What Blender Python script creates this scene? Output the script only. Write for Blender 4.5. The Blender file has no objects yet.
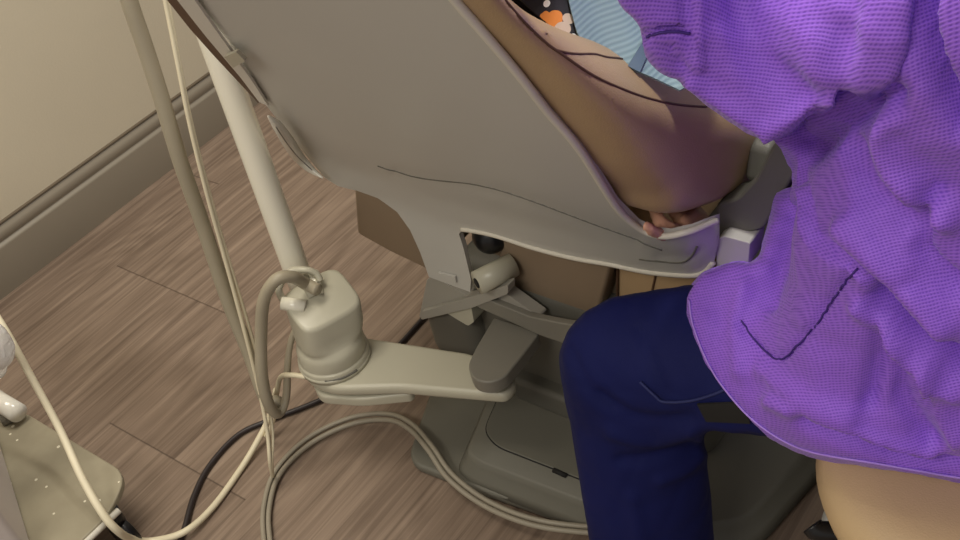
import bpy, bmesh, math, random
import numpy as np
from mathutils import Vector, Matrix
from mathutils.geometry import delaunay_2d_cdt

S = bpy.context.scene
COL = S.collection
PI = math.pi

# ------------------------------------------------------------------ camera
CAM_H = 1.35
F_PX = 1085.03
PITCH, ROLL, YAW = (math.radians(a) for a in (39.849, -13.856, 44.941))
_h = np.array([math.cos(YAW), math.sin(YAW), 0.]); _rt = np.array([math.sin(YAW), -math.cos(YAW), 0.]); _up = np.array([0, 0, 1.])
FW = math.cos(PITCH)*_h - math.sin(PITCH)*_up
_u = math.sin(PITCH)*_h + math.cos(PITCH)*_up
RT = math.cos(ROLL)*_rt + math.sin(ROLL)*_u
UP = -math.sin(ROLL)*_rt + math.cos(ROLL)*_u
ORG = np.array([0, 0, CAM_H])
cd = bpy.data.cameras.new('camera'); cam = bpy.data.objects.new('camera', cd); COL.objects.link(cam)
cd.sensor_fit = 'HORIZONTAL'; cd.sensor_width = 36.0; cd.lens = F_PX*36/960; cd.clip_start = 0.02
cam.matrix_world = Matrix(((RT[0], UP[0], -FW[0], 0), (RT[1], UP[1], -FW[1], 0), (RT[2], UP[2], -FW[2], CAM_H), (0, 0, 0, 1)))
S.camera = cam

# ------------------------------------------------------------------ light
w = bpy.data.worlds.new('world'); S.world = w; w.use_nodes = True
w.node_tree.nodes['Background'].inputs[0].default_value = (1.0, 0.95, 0.88, 1)
w.node_tree.nodes['Background'].inputs[1].default_value = 0.33
def area(name, loc, target, size, size_y, power, color):
    l = bpy.data.lights.new(name, 'AREA'); l.shape = 'RECTANGLE'; l.size = size; l.size_y = size_y
    l.energy = power; l.color = color
    o = bpy.data.objects.new(name, l); COL.objects.link(o); o.location = loc
    d = Vector(target) - Vector(loc); o.rotation_euler = d.to_track_quat('-Z', 'Y').to_euler()
    return o
area('ceiling_and_fill_light', (0.5, 1.2, 2.6), (0.5, 1.2, 0), 1.2, 0.6, 32, (1.0, 0.92, 0.78))
area('ceiling_and_fill_light', (-1.3, 0.45, 2.5), (-1.3, 0.45, 0), 0.6, 1.2, 34, (1.0, 0.94, 0.84))  # unseen panel added behind the camera to light the chair's shell
area('dental_operating_light', (0.98, 0.36, 2.25), (0.74, 0.46, 0.85), 0.22, 0.16, 15, (1.0, 0.97, 0.92))
S.view_settings.view_transform = 'Standard'; S.view_settings.look = 'None'
S.view_settings.gamma = 1; S.view_settings.use_curve_mapping = False
S.view_settings.exposure = 0.0

# ------------------------------------------------------------------ pixel geometry helpers
def ray(x, y):
    return FW + RT*(x-480)/F_PX - UP*(y-270)/F_PX
def on_plane(p, n, d):
    r = ray(*p); n = np.array(n, float); t = (d-ORG@n)/(r@n); return ORG + r*t
def ax(p, v): return on_plane(p, (1, 0, 0), v)
def ay(p, v): return on_plane(p, (0, 1, 0), v)
def az(p, v): return on_plane(p, (0, 0, 1), v)
def proj(P):
    d = np.asarray(P, float) - ORG; z = d @ FW
    return np.stack([480+F_PX*(d@RT)/z, 270-F_PX*(d@UP)/z], -1)

# ------------------------------------------------------------------ materials
def lin(c):
    return tuple(((v/255)/12.92 if v/255 <= .04045 else ((v/255+.055)/1.055)**2.4) for v in c) + (1,)
def newmat(name):
    m = bpy.data.materials.new(name); m.use_nodes = True
    nt = m.node_tree; return m, nt, nt.nodes['Principled BSDF']
def N(nt, t, **kw):
    n = nt.nodes.new(t)
    for k, v in kw.items(): setattr(n, k, v)
    return n
def mathn(nt, op, a, b=None, clamp=False):
    n = N(nt, 'ShaderNodeMath', operation=op, use_clamp=clamp)
    for i, v in enumerate((a, b)):
        if v is None: continue
        if isinstance(v, (int, float)): n.inputs[i].default_value = v
        else: nt.links.new(v, n.inputs[i])
    return n.outputs[0]
def ramp(nt, fac, stops):
    r = N(nt, 'ShaderNodeValToRGB'); nt.links.new(fac, r.inputs[0])
    e = r.color_ramp.elements
    while len(e) < len(stops): e.new(0.5)
    for i, (p, c) in enumerate(stops): e[i].position = p; e[i].color = c
    return r.outputs[0]
def simple(name, rgb, rough=.5, var=.06, scale=9, bump=0.0, bscale=300, spec=.5, coat=0, metal=0):
    m, nt, b = newmat(name)
    tc = N(nt, 'ShaderNodeTexCoord')
    nz = N(nt, 'ShaderNodeTexNoise'); nz.inputs['Scale'].default_value = scale; nz.inputs['Detail'].default_value = 4
    nt.links.new(tc.outputs['Object'], nz.inputs['Vector'])
    c = np.array(lin(rgb)); lo = tuple(c[:3]*(1-var)) + (1,); hi = tuple(np.minimum(c[:3]*(1+var), 1)) + (1,)
    nt.links.new(ramp(nt, nz.outputs[0], [(.3, lo), (.7, hi)]), b.inputs['Base Color'])
    b.inputs['Roughness'].default_value = rough; b.inputs['Specular IOR Level'].default_value = spec
    b.inputs['Coat Weight'].default_value = coat; b.inputs['Metallic'].default_value = metal
    if bump:
        n2 = N(nt, 'ShaderNodeTexNoise'); n2.inputs['Scale'].default_value = bscale; n2.inputs['Detail'].default_value = 3
        nt.links.new(tc.outputs['Object'], n2.inputs['Vector'])
        bp = N(nt, 'ShaderNodeBump'); bp.inputs['Strength'].default_value = bump; bp.inputs['Distance'].default_value = .002
        nt.links.new(n2.outputs[0], bp.inputs['Height']); nt.links.new(bp.outputs[0], b.inputs['Normal'])
    return m
M = {}
M['wall'] = simple('wall_paint', (204, 194, 172), .75, .02, 3, .15, 180)
M['base'] = simple('baseboard_paint', (146, 137, 122), .45, .02, 4)
M['shell'] = simple('grey_plastic', (192, 190, 183), .38, .035, 2.2)
M['rimlip'] = simple('lit_edge_plastic', (216, 211, 197), .4, .03, 4)  # shell plastic made paler, light on its edge put into the colour
M['light_plastic'] = simple('cream_grey_plastic', (188, 184, 165), .34, .03, 6)
M['post'] = simple('cream_enamel', (248, 244, 226), .2, .02, 5, coat=.3)
M['white'] = simple('white_plastic', (232, 228, 216), .2, .02, 5, coat=.4)
M['grey_dark'] = simple('dark_grey_plastic', (98, 96, 88), .5, .05, 6)
M['grey_mid'] = simple('mid_grey_plastic', (124, 120, 110), .5, .05, 6)
M['base_metal'] = simple('base_enamel', (108, 106, 96), .45, .05, 5)
M['link'] = simple('link_grey', (156, 152, 142), .45, .05, 6)
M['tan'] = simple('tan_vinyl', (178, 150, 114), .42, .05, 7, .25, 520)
M['tan_shaded'] = simple('shaded_tan_vinyl', (132, 114, 94), .5, .05, 7, .2, 520)  # the tan vinyl darkened, shade under the backrest put into the colour
M['stitch'] = simple('brown_stitching', (92, 66, 46), .6, .05, 7)
M['stool'] = simple('beige_vinyl', (206, 178, 136), .38, .04, 8, .2, 500)
M['black'] = simple('black_plastic', (22, 22, 24), .3, .1, 8)
M['hole'] = simple('dark_recess', (20, 18, 16), .8, .1, 8)
M['chrome'] = simple('brushed_metal', (170, 168, 162), .3, .05, 8, metal=1)
M['hose_grey'] = simple('grey_hose', (160, 151, 131), .45, .03, 20)
M['hose_cream'] = simple('cream_hose', (222, 212, 184), .45, .04, 20)
M['cable_grey'] = simple('grey_cable', (150, 142, 126), .5, .04, 20)
M['cable_black'] = simple('black_cable', (44, 36, 36), .45, .08, 20)
M['cart'] = simple('cart_panel', (206, 197, 192), .5, .03, 6)
M['navy'] = simple('navy_cotton', (12, 20, 78), .75, .12, 9, .2, 900, spec=.25)
M['navy_seam'] = simple('navy_stitching', (30, 38, 92), .7, .08, 9)
M['skin'] = simple('skin', (224, 170, 142), .5, .05, 20)
M['glove'] = simple('blue_glove', (120, 140, 200), .5, .04, 10)
M['hair'] = simple('brown_hair', (60, 42, 30), .6, .2, 60, .4, 200)
M['eye'] = simple('eye_white', (230, 228, 222), .2, .02, 5)
M['shoe'] = simple('white_shoe', (210, 208, 200), .5, .03, 8)
M['jean'] = simple('blue_denim', (60, 76, 110), .8, .12, 30, .3, 900)

def mk_speckle():
    m, nt, b = newmat('dusty_plate')
    tc = N(nt, 'ShaderNodeTexCoord')
    v = N(nt, 'ShaderNodeTexVoronoi'); v.inputs['Scale'].default_value = 75
    nt.links.new(tc.outputs['Object'], v.inputs['Vector'])
    nz = N(nt, 'ShaderNodeTexNoise'); nz.inputs['Scale'].default_value = 14; nz.inputs['Detail'].default_value = 5
    nt.links.new(tc.outputs['Object'], nz.inputs['Vector'])
    sep = N(nt, 'ShaderNodeSeparateColor'); nt.links.new(v.outputs['Color'], sep.inputs[0])
    near = mathn(nt, 'LESS_THAN', v.outputs['Distance'], .22)
    rare = mathn(nt, 'GREATER_THAN', sep.outputs[0], .78)
    spot = mathn(nt, 'MULTIPLY', near, rare)
    mx = N(nt, 'ShaderNodeMix', data_type='RGBA')
    nt.links.new(spot, mx.inputs[0])
    nt.links.new(ramp(nt, nz.outputs[0], [(.3, lin((140, 132, 112))), (.7, lin((158, 150, 128)))]), mx.inputs[6])
    mx.inputs[7].default_value = lin((226, 220, 200))
    nt.links.new(mx.outputs[2], b.inputs['Base Color']); b.inputs['Roughness'].default_value = .5
    return m
M['plate'] = mk_speckle()

def mk_floor():
    m, nt, b = newmat('wood_plank_floor')
    tc = N(nt, 'ShaderNodeTexCoord'); sx = N(nt, 'ShaderNodeSeparateXYZ')
    nt.links.new(tc.outputs['Object'], sx.inputs[0]); X, Y = sx.outputs[0], sx.outputs[1]
    W = .182; Y0 = .987
    r = mathn(nt, 'DIVIDE', mathn(nt, 'SUBTRACT', Y, Y0), W)
    row = mathn(nt, 'FLOOR', r); fr = mathn(nt, 'FRACT', r)
    # rows in pairs share a butt joint
    pr = mathn(nt, 'FLOOR', mathn(nt, 'DIVIDE', mathn(nt, 'SUBTRACT', row, 1), 2))
    off = mathn(nt, 'ADD', mathn(nt, 'MULTIPLY', pr, -.311), -.515)
    xx = mathn(nt, 'DIVIDE', mathn(nt, 'ADD', X, off), 1.22)
    px = mathn(nt, 'FLOOR', xx); fx = mathn(nt, 'FRACT', xx)
    def edge(f, wd, scale):
        a = mathn(nt, 'MINIMUM', f, mathn(nt, 'SUBTRACT', 1, f))
        return mathn(nt, 'SUBTRACT', 1, mathn(nt, 'DIVIDE', a, wd/scale, True), True)
    gy = edge(fr, .0014, W); gx = edge(fx, .0024, 1.22)
    cmb = N(nt, 'ShaderNodeCombineXYZ'); nt.links.new(row, cmb.inputs[0]); nt.links.new(px, cmb.inputs[1])
    wn = N(nt, 'ShaderNodeTexWhiteNoise', noise_dimensions='2D'); nt.links.new(cmb.outputs[0], wn.inputs['Vector'])
    # grain coordinates, shifted per plank
    gc = N(nt, 'ShaderNodeCombineXYZ')
    nt.links.new(mathn(nt, 'ADD', mathn(nt, 'MULTIPLY', X, 2.2), mathn(nt, 'MULTIPLY', wn.outputs[0], 31)), gc.inputs[0])
    nt.links.new(mathn(nt, 'MULTIPLY', Y, 85), gc.inputs[1])
    nt.links.new(mathn(nt, 'MULTIPLY', wn.outputs[0], 17), gc.inputs[2])
    n1 = N(nt, 'ShaderNodeTexNoise'); n1.inputs['Scale'].default_value = 1; n1.inputs['Detail'].default_value = 6; n1.inputs['Roughness'].default_value = .62; n1.inputs['Distortion'].default_value = .6
    nt.links.new(gc.outputs[0], n1.inputs['Vector'])
    gc2 = N(nt, 'ShaderNodeCombineXYZ')
    nt.links.new(mathn(nt, 'ADD', mathn(nt, 'MULTIPLY', X, 1.5), mathn(nt, 'MULTIPLY', wn.outputs[0], 13)), gc2.inputs[0])
    nt.links.new(mathn(nt, 'MULTIPLY', Y, 6.5), gc2.inputs[1]); nt.links.new(mathn(nt, 'MULTIPLY', wn.outputs[0], 9), gc2.inputs[2])
    n2 = N(nt, 'ShaderNodeTexNoise'); n2.inputs['Scale'].default_value = 1; n2.inputs['Detail'].default_value = 1.5
    nt.links.new(gc2.outputs[0], n2.inputs['Vector'])
    rings = mathn(nt, 'FRACT', mathn(nt, 'MULTIPLY', n2.outputs[0], 11))        # cathedral figure
    rl = mathn(nt, 'SUBTRACT', 1, mathn(nt, 'DIVIDE', mathn(nt, 'ABSOLUTE', mathn(nt, 'SUBTRACT', rings, .5)), .5), True)
    g = mathn(nt, 'ADD', mathn(nt, 'MULTIPLY', n1.outputs[0], .82), mathn(nt, 'MULTIPLY', rl, .10))
    g = mathn(nt, 'ADD', g, mathn(nt, 'MULTIPLY', mathn(nt, 'SUBTRACT', wn.outputs[0], .5), .10))
    c = ramp(nt, g, [(.25, lin((100, 84, 72))), (.5, lin((134, 116, 101))), (.75, lin((163, 144, 127)))])
    gap = mathn(nt, 'MAXIMUM', mathn(nt, 'MULTIPLY', gy, .30), mathn(nt, 'MULTIPLY', gx, .72))
    mx = N(nt, 'ShaderNodeMix', data_type='RGBA'); nt.links.new(gap, mx.inputs[0]); nt.links.new(c, mx.inputs[6]); mx.inputs[7].default_value = lin((58, 44, 36))
    nt.links.new(mx.outputs[2], b.inputs['Base Color'])
    b.inputs['Roughness'].default_value = .5; b.inputs['Specular IOR Level'].default_value = .35
    bp = N(nt, 'ShaderNodeBump'); bp.inputs['Strength'].default_value = .18; bp.inputs['Distance'].default_value = .002
    nt.links.new(mathn(nt, 'SUBTRACT', n1.outputs[0], gap), bp.inputs['Height']); nt.links.new(bp.outputs[0], b.inputs['Normal'])
    return m
M['floor'] = mk_floor()

def mk_gown():
    m, nt, b = newmat('purple_nonwoven')
    uv = N(nt, 'ShaderNodeAttribute', attribute_name='weave'); sx = N(nt, 'ShaderNodeSeparateXYZ')
    nt.links.new(uv.outputs['Vector'], sx.inputs[0])
    nz = N(nt, 'ShaderNodeTexNoise'); nz.inputs['Scale'].default_value = 14; nz.inputs['Detail'].default_value = 3
    tc = N(nt, 'ShaderNodeTexCoord'); nt.links.new(tc.outputs['Object'], nz.inputs['Vector'])
    wob = mathn(nt, 'MULTIPLY', mathn(nt, 'SUBTRACT', nz.outputs[0], .5), .012)
    P = 2*PI/.0025
    a = mathn(nt, 'SINE', mathn(nt, 'MULTIPLY', mathn(nt, 'ADD', sx.outputs[0], wob), P))
    c = mathn(nt, 'SINE', mathn(nt, 'MULTIPLY', mathn(nt, 'ADD', sx.outputs[1], wob), P))
    row = mathn(nt, 'ADD', mathn(nt, 'MULTIPLY', c, .5), .5)
    dot = mathn(nt, 'MULTIPLY', mathn(nt, 'ADD', mathn(nt, 'MULTIPLY', a, .5), .5), row)
    pat = mathn(nt, 'ADD', mathn(nt, 'MULTIPLY', row, .35), mathn(nt, 'MULTIPLY', dot, .65))
    n3 = N(nt, 'ShaderNodeTexNoise'); n3.inputs['Scale'].default_value = 260; n3.inputs['Detail'].default_value = 2
    nt.links.new(tc.outputs['Object'], n3.inputs['Vector'])
    pat2 = mathn(nt, 'ADD', mathn(nt, 'MULTIPLY', pat, .75), mathn(nt, 'MULTIPLY', n3.outputs[0], .4))
    col = ramp(nt, pat2, [(.2, lin((158, 106, 230))), (.9, lin((118, 72, 196)))])
    nt.links.new(col, b.inputs['Base Color']); b.inputs['Roughness'].default_value = .6
    b.inputs['Specular IOR Level'].default_value = .3
    b.inputs['Sheen Weight'].default_value = .15
    bp = N(nt, 'ShaderNodeBump'); bp.inputs['Strength'].default_value = .35; bp.inputs['Distance'].default_value = .0012; bp.invert = True
    nt.links.new(pat2, bp.inputs['Height']); nt.links.new(bp.outputs[0], b.inputs['Normal'])
    return m
M['gown'] = mk_gown()

def mk_bib():
    m, nt, b = newmat('blue_paper_bib')
    tc = N(nt, 'ShaderNodeTexCoord')
    wv = N(nt, 'ShaderNodeTexWave', wave_type='BANDS', bands_direction='Z'); wv.inputs['Scale'].default_value = 90; wv.inputs['Distortion'].default_value = .2; wv.inputs['Detail Scale'].default_value = .5
    nt.links.new(tc.outputs['Object'], wv.inputs['Vector'])
    nt.links.new(ramp(nt, wv.outputs[0], [(.0, lin((118, 144, 154))), (1., lin((136, 161, 169)))]), b.inputs['Base Color'])
    b.inputs['Roughness'].default_value = .7
    bp = N(nt, 'ShaderNodeBump'); bp.inputs['Strength'].default_value = .3; bp.inputs['Distance'].default_value = .001
    nt.links.new(wv.outputs[0], bp.inputs['Height']); nt.links.new(bp.outputs[0], b.inputs['Normal'])
    return m
M['bib'] = mk_bib()

def mk_shirt():
    m, nt, b = newmat('dark_print_cotton')
    tc = N(nt, 'ShaderNodeTexCoord')
    v = N(nt, 'ShaderNodeTexVoronoi'); v.inputs['Scale'].default_value = 17
    nt.links.new(tc.outputs['Object'], v.inputs['Vector'])
    nz = N(nt, 'ShaderNodeTexNoise'); nz.inputs['Scale'].default_value = 40; nt.links.new(tc.outputs['Object'], nz.inputs['Vector'])
    d = mathn(nt, 'ADD', v.outputs['Distance'], mathn(nt, 'MULTIPLY', mathn(nt, 'SUBTRACT', nz.outputs[0], .5), .35))
    sep = N(nt, 'ShaderNodeSeparateColor'); nt.links.new(v.outputs['Color'], sep.inputs[0])
    blob = mathn(nt, 'MULTIPLY', mathn(nt, 'LESS_THAN', d, .34), mathn(nt, 'GREATER_THAN', sep.outputs[0], .35))
    pc = ramp(nt, sep.outputs[1], [(.45, lin((226, 138, 62))), (.55, lin((214, 196, 180)))])
    v2 = N(nt, 'ShaderNodeTexVoronoi'); v2.inputs['Scale'].default_value = 40; nt.links.new(tc.outputs['Object'], v2.inputs['Vector'])
    dots = mathn(nt, 'LESS_THAN', v2.outputs['Distance'], .14)
    def spot(px, r, sq=1.0):
        q = motif(px); vm = N(nt, 'ShaderNodeVectorMath', operation='DISTANCE'); nt.links.new(tc.outputs['Object'], vm.inputs[0]); vm.inputs[1].default_value = tuple(q)
        return mathn(nt, 'LESS_THAN', mathn(nt, 'ADD', vm.outputs['Value'], mathn(nt, 'MULTIPLY', mathn(nt, 'SUBTRACT', nz.outputs[0], .5), r*1.1)), r)
    o_ = mathn(nt, 'MAXIMUM', spot((541, 15), .010), spot((552, 20), .010)); w_ = mathn(nt, 'MAXIMUM', spot((546, 3), .0045), spot((573, 38), .0045)); e_ = mathn(nt, 'MAXIMUM', spot((563, 30), .008), spot((568, 20), .006))
    far = spot((550, 20), .10)
    blob = mathn(nt, 'MULTIPLY', blob, mathn(nt, 'SUBTRACT', 1, far)); dots = mathn(nt, 'MULTIPLY', dots, mathn(nt, 'SUBTRACT', 1, far))
    m1 = N(nt, 'ShaderNodeMix', data_type='RGBA'); nt.links.new(blob, m1.inputs[0]); m1.inputs[6].default_value = lin((36, 34, 42)); nt.links.new(pc, m1.inputs[7])
    m2 = N(nt, 'ShaderNodeMix', data_type='RGBA'); nt.links.new(dots, m2.inputs[0]); nt.links.new(m1.outputs[2], m2.inputs[6]); m2.inputs[7].default_value = lin((235, 232, 228))
    last = m2.outputs[2]
    for msk, cc in ((o_, (226, 138, 62)), (e_, (206, 186, 168)), (w_, (240, 238, 234))):
        mm = N(nt, 'ShaderNodeMix', data_type='RGBA'); nt.links.new(msk, mm.inputs[0]); nt.links.new(last, mm.inputs[6]); mm.inputs[7].default_value = lin(cc); last = mm.outputs[2]
    nt.links.new(last, b.inputs['Base Color']); b.inputs['Roughness'].default_value = .8
    return m
_bn = np.array([-.30, -.50, .80]); _bn /= np.linalg.norm(_bn)
def motif(px): return on_plane(px, _bn, float(ay((618, 68), .498)@_bn))
M['shirt'] = mk_shirt()

def mk_bag():
    m, nt, b = newmat('clear_plastic_film')
    b.inputs['Base Color'].default_value = (.95, .94, .92, 1); b.inputs['Roughness'].default_value = .15
    b.inputs['Transmission Weight'].default_value = .55; b.inputs['IOR'].default_value = 1.15
    tc = N(nt, 'ShaderNodeTexCoord'); nz = N(nt, 'ShaderNodeTexNoise'); nz.inputs['Scale'].default_value = 60; nz.inputs['Distortion'].default_value = 1.5
    nt.links.new(tc.outputs['Object'], nz.inputs['Vector'])
    bp = N(nt, 'ShaderNodeBump'); bp.inputs['Strength'].default_value = .8; bp.inputs['Distance'].default_value = .004
    nt.links.new(nz.outputs[0], bp.inputs['Height']); nt.links.new(bp.outputs[0], b.inputs['Normal'])
    return m
M['bag'] = mk_bag()

# ------------------------------------------------------------------ object helpers
def thing(name, label, cat, loc=(0, 0, 0), group=None):
    o = bpy.data.objects.new(name, None); COL.objects.link(o); o.location = loc
    o.empty_display_size = .05
    return tag(o, label, cat, group)
def tag(o, label, cat, group=None):
    o['label'] = label; o['category'] = cat
    if group: o['group'] = group
    return o
def link_mesh(name, me, mat, parent=None, smooth=True, label=None):
    o = bpy.data.objects.new(name, me); COL.objects.link(o)
    if mat: me.materials.append(mat)
    if smooth:
        for p in me.polygons: p.use_smooth = True
    if parent is not None:
        o.parent = parent
        q = parent; l = Vector((0, 0, 0))
        if q.type == 'EMPTY': l = -Vector(q.location)
        o.location = l
    if label: o['label'] = label
    return o
def mesh(name, V, Fc, mat, parent=None, smooth=True, label=None):
    me = bpy.data.meshes.new(name); me.from_pydata([tuple(map(float, v)) for v in V], [], [tuple(map(int, f)) for f in Fc]); me.validate(); me.update()
    return link_mesh(name, me, mat, parent, smooth, label)
def from_bm(name, bm, mat, parent=None, smooth=True, label=None):
    bmesh.ops.recalc_face_normals(bm, faces=bm.faces)
    me = bpy.data.meshes.new(name); bm.to_mesh(me); bm.free(); return link_mesh(name, me, mat, parent, smooth, label)
def bevel(o, wd, seg=3, ang=35):
    m = o.modifiers.new('bevel', 'BEVEL'); m.width = wd; m.segments = seg; m.limit_method = 'ANGLE'; m.angle_limit = math.radians(ang)
    m.harden_normals = False
    return o
def autosmooth(o):
    o.modifiers.new('wn', 'WEIGHTED_NORMAL').keep_sharp = True; return o
def box(name, lo, hi, mat, parent=None, bev=.004, label=None):
    bm = bmesh.new(); bmesh.ops.create_cube(bm, size=1)
    lo = Vector(lo); hi = Vector(hi)
    for v in bm.verts: v.co = (lo+hi)/2 + Vector(((hi-lo)[i]*v.co[i] for i in range(3)))
    o = from_bm(name, bm, mat, parent, True, label); bevel(o, bev); return autosmooth(o)
def catmull(pts, n=8, closed=False):
    P = [np.array(p, float) for p in pts]; out = []
    L = len(P)
    for i in range(L if closed else L-1):
        if closed: p0, p1, p2, p3 = P[(i-1) % L], P[i], P[(i+1) % L], P[(i+2) % L]
        else: p0, p1, p2, p3 = P[max(i-1, 0)], P[i], P[i+1], P[min(i+2, L-1)]
        for k in range(n):
            t = k/n
            out.append(.5*((2*p1)+(-p0+p2)*t+(2*p0-5*p1+4*p2-p3)*t*t+(-p0+3*p1-3*p2+p3)*t**3))
    if not closed: out.append(P[-1])
    return out
def tube_geo(pts, rad, seg=12):
    pts = [np.array(p, float) for p in pts]; n = len(pts)
    rad = [rad]*n if isinstance(rad, (int, float)) else list(np.interp(np.linspace(0, 1, n), np.linspace(0, 1, len(rad)), rad))
    T = [pts[min(i+1, n-1)]-pts[max(i-1, 0)] for i in range(n)]; T = [t/(np.linalg.norm(t)+1e-12) for t in T]
    a = np.array([0, 0, 1.]) if abs(T[0][2]) < .9 else np.array([1., 0, 0])
    u = np.cross(T[0], a); u /= np.linalg.norm(u)
    V = []; Fc = []
    for i in range(n):
        u = u - T[i]*(u@T[i]); u /= np.linalg.norm(u); v = np.cross(T[i], u)
        for k in range(seg):
            th = 2*PI*k/seg; V.append(pts[i]+rad[i]*(math.cos(th)*u+math.sin(th)*v))
    for i in range(n-1):
        for k in range(seg):
            Fc.append((i*seg+k, i*seg+(k+1) % seg, (i+1)*seg+(k+1) % seg, (i+1)*seg+k))
    Fc.append(tuple(range(seg))[::-1]); Fc.append(tuple((n-1)*seg+k for k in range(seg)))
    return V, Fc
def tube(name, pts, rad, mat, parent=None, n=8, seg=12, label=None, smooth=True):
    V, Fc = tube_geo(catmull(pts, n) if n > 1 else pts, rad, seg)
    return mesh(name, V, Fc, mat, parent, smooth, label)
def prism(name, outline, vec, mat, parent=None, bev=.004, label=None, round_n=0, seg=3):
    O = [np.array(p, float) for p in (catmull(outline, round_n, True) if round_n else outline)]; n = len(O); v = np.array(vec, float)
    bm = bmesh.new()
    a = [bm.verts.new(p) for p in O]; b = [bm.verts.new(p+v) for p in O]
    bm.faces.new(a); bm.faces.new(b[::-1])
    for i in range(n): bm.faces.new((a[i], a[(i+1) % n], b[(i+1) % n], b[i]))
    o = from_bm(name, bm, mat, parent, True, label)
    if bev: bevel(o, bev, seg)
    return autosmooth(o)
def loft(name, rings, mat, parent=None, caps=True, label=None):
    n = len(rings[0]); V = [p for r in rings for p in r]; Fc = []
    for i in range(len(rings)-1):
        for k in range(n): Fc.append((i*n+k, i*n+(k+1) % n, (i+1)*n+(k+1) % n, (i+1)*n+k))
    if caps: Fc.append(tuple(range(n))[::-1]); Fc.append(tuple((len(rings)-1)*n+k for k in range(n)))
    return mesh(name, V, Fc, mat, parent, True, label)
def round_poly(P, r, n=5):
    """round the corners of a polygon (any dim); r a number or list"""
    P = [np.array(p, float) for p in P]; L = len(P); out = []
    for i in range(L):
        a, b, c = P[i-1], P[i], P[(i+1) % L]; rr = r[i] if isinstance(r, (list, tuple)) else r
        d1, d2 = a-b, c-b; l1, l2 = np.linalg.norm(d1), np.linalg.norm(d2)
        q = min(rr, .45*l1, .45*l2)
        s, e = b+d1/l1*q, b+d2/l2*q
        for k in range(n+1):
            t = k/n; out.append((1-t)**2*s+2*t*(1-t)*b+t*t*e)
    return out

# ---- signed distance modelling: continuous bodies and soft forms
class Field:
    def __init__(s, lo, hi, h):
        s.lo = np.array(lo, float); s.h = h
        s.n = np.ceil((np.array(hi)-s.lo)/h).astype(int)+1
        s.d = np.full(s.n, .1, np.float32)
    def sub(s, lo, hi):
        a = np.clip(np.floor((np.array(lo)-s.lo)/s.h).astype(int), 0, s.n); b = np.clip(np.ceil((np.array(hi)-s.lo)/s.h).astype(int)+1, 0, s.n)
        sl = tuple(slice(a[i], b[i]) for i in range(3))
        g = [s.lo[i]+s.h*np.arange(a[i], b[i], dtype=np.float32) for i in range(3)]
        return sl, np.meshgrid(*g, indexing='ij')
    def smin(s, sl, d, k):
        o = s.d[sl]
        if k > 0:
            hh = np.clip(.5+.5*(o-d)/k, 0, 1); s.d[sl] = o*(1-hh)+d*hh-k*hh*(1-hh)
        else: s.d[sl] = np.minimum(o, d)
    def cap(s, a, b, ra, rb=None, k=.02, sq=None):
        rb = ra if rb is None else rb; a = np.array(a, float); b = np.array(b, float); R = max(ra, rb)*(1 if sq is None else max(1, max(sq)))+k+.03
        sl, (x, y, z) = s.sub(np.minimum(a, b)-R, np.maximum(a, b)+R)
        if x.size == 0: return
        ab = b-a; L = ab@ab+1e-12
        t = np.clip(((x-a[0])*ab[0]+(y-a[1])*ab[1]+(z-a[2])*ab[2])/L, 0, 1)
        q = sq or (1, 1, 1)
        d = np.sqrt(((x-a[0]-t*ab[0])/q[0])**2+((y-a[1]-t*ab[1])/q[1])**2+((z-a[2]-t*ab[2])/q[2])**2)-(ra+(rb-ra)*t)
        s.smin(sl, d*min(q) if sq else d, k)
    def rbox(s, c, half, r, k=.01, rot=None):
        c = np.array(c, float); half = np.array(half, float); R = np.linalg.norm(half)+k+.03
        sl, (x, y, z) = s.sub(c-R, c+R)
        p = np.stack([x-c[0], y-c[1], z-c[2]], -1)
        if rot is not None: p = p @ np.array(rot)
        q = np.abs(p)-half+r
        d = np.linalg.norm(np.maximum(q, 0), axis=-1)+np.minimum(q.max(-1), 0)-r
        s.smin(sl, d, k)
    def extr_y(s, poly, y0, y1, r, k=0, offs=0):
        P = np.array(poly, float)
        sl, (x, y, z) = s.sub((P[:, 0].min()-.05, y0-.05, P[:, 1].min()-.05), (P[:, 0].max()+.05, y1+.05, P[:, 1].max()+.05))
        d2 = poly_sdf(x[:, 0, :], z[:, 0, :], P)[:, None, :]
        wy = np.abs(y-(y0+y1)/2)-(y1-y0)/2+r; wx = d2+r+np.zeros_like(y)
        d = np.minimum(np.maximum(wx, wy), 0)+np.sqrt(np.maximum(wx, 0)**2+np.maximum(wy, 0)**2)-r
        s.smin(sl, d-offs, k)
    def mesh(s):
        return nets(s.d, s.lo, s.h)
def poly_sdf(x, y, P):
    d = np.full(x.shape, 1e9); ins = np.zeros(x.shape, bool); n = len(P)
    for i in range(n):
        a, b = P[i-1], P[i]; ex, ey = b-a; wx, wy = x-a[0], y-a[1]
        t = np.clip((wx*ex+wy*ey)/(ex*ex+ey*ey+1e-12), 0, 1)
        d = np.minimum(d, (wx-t*ex)**2+(wy-t*ey)**2)
        c = (a[1] > y) != (b[1] > y)
        if ey != 0: ins ^= c & (x < (b[0]-a[0])*(y-a[1])/ey+a[0])
    return np.where(ins, -1, 1)*np.sqrt(d)
def line_dist(p, L):
    d = np.full(len(p), 1e9)
    side = np.zeros(len(p))
    for a, b in zip(L[:-1], L[1:]):
        a = np.array(a, float); b = np.array(b, float); e = b-a; wv = p-a
        t = np.clip((wv@e)/(e@e+1e-9), 0, 1); q = wv-t[:, None]*e; dd = np.sqrt((q**2).sum(1))
        m = dd < d; d[m] = dd[m]; cr = e[0]*wv[:, 1]-e[1]*wv[:, 0]; side[m] = np.sign(cr[m])
    return d, side
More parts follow.
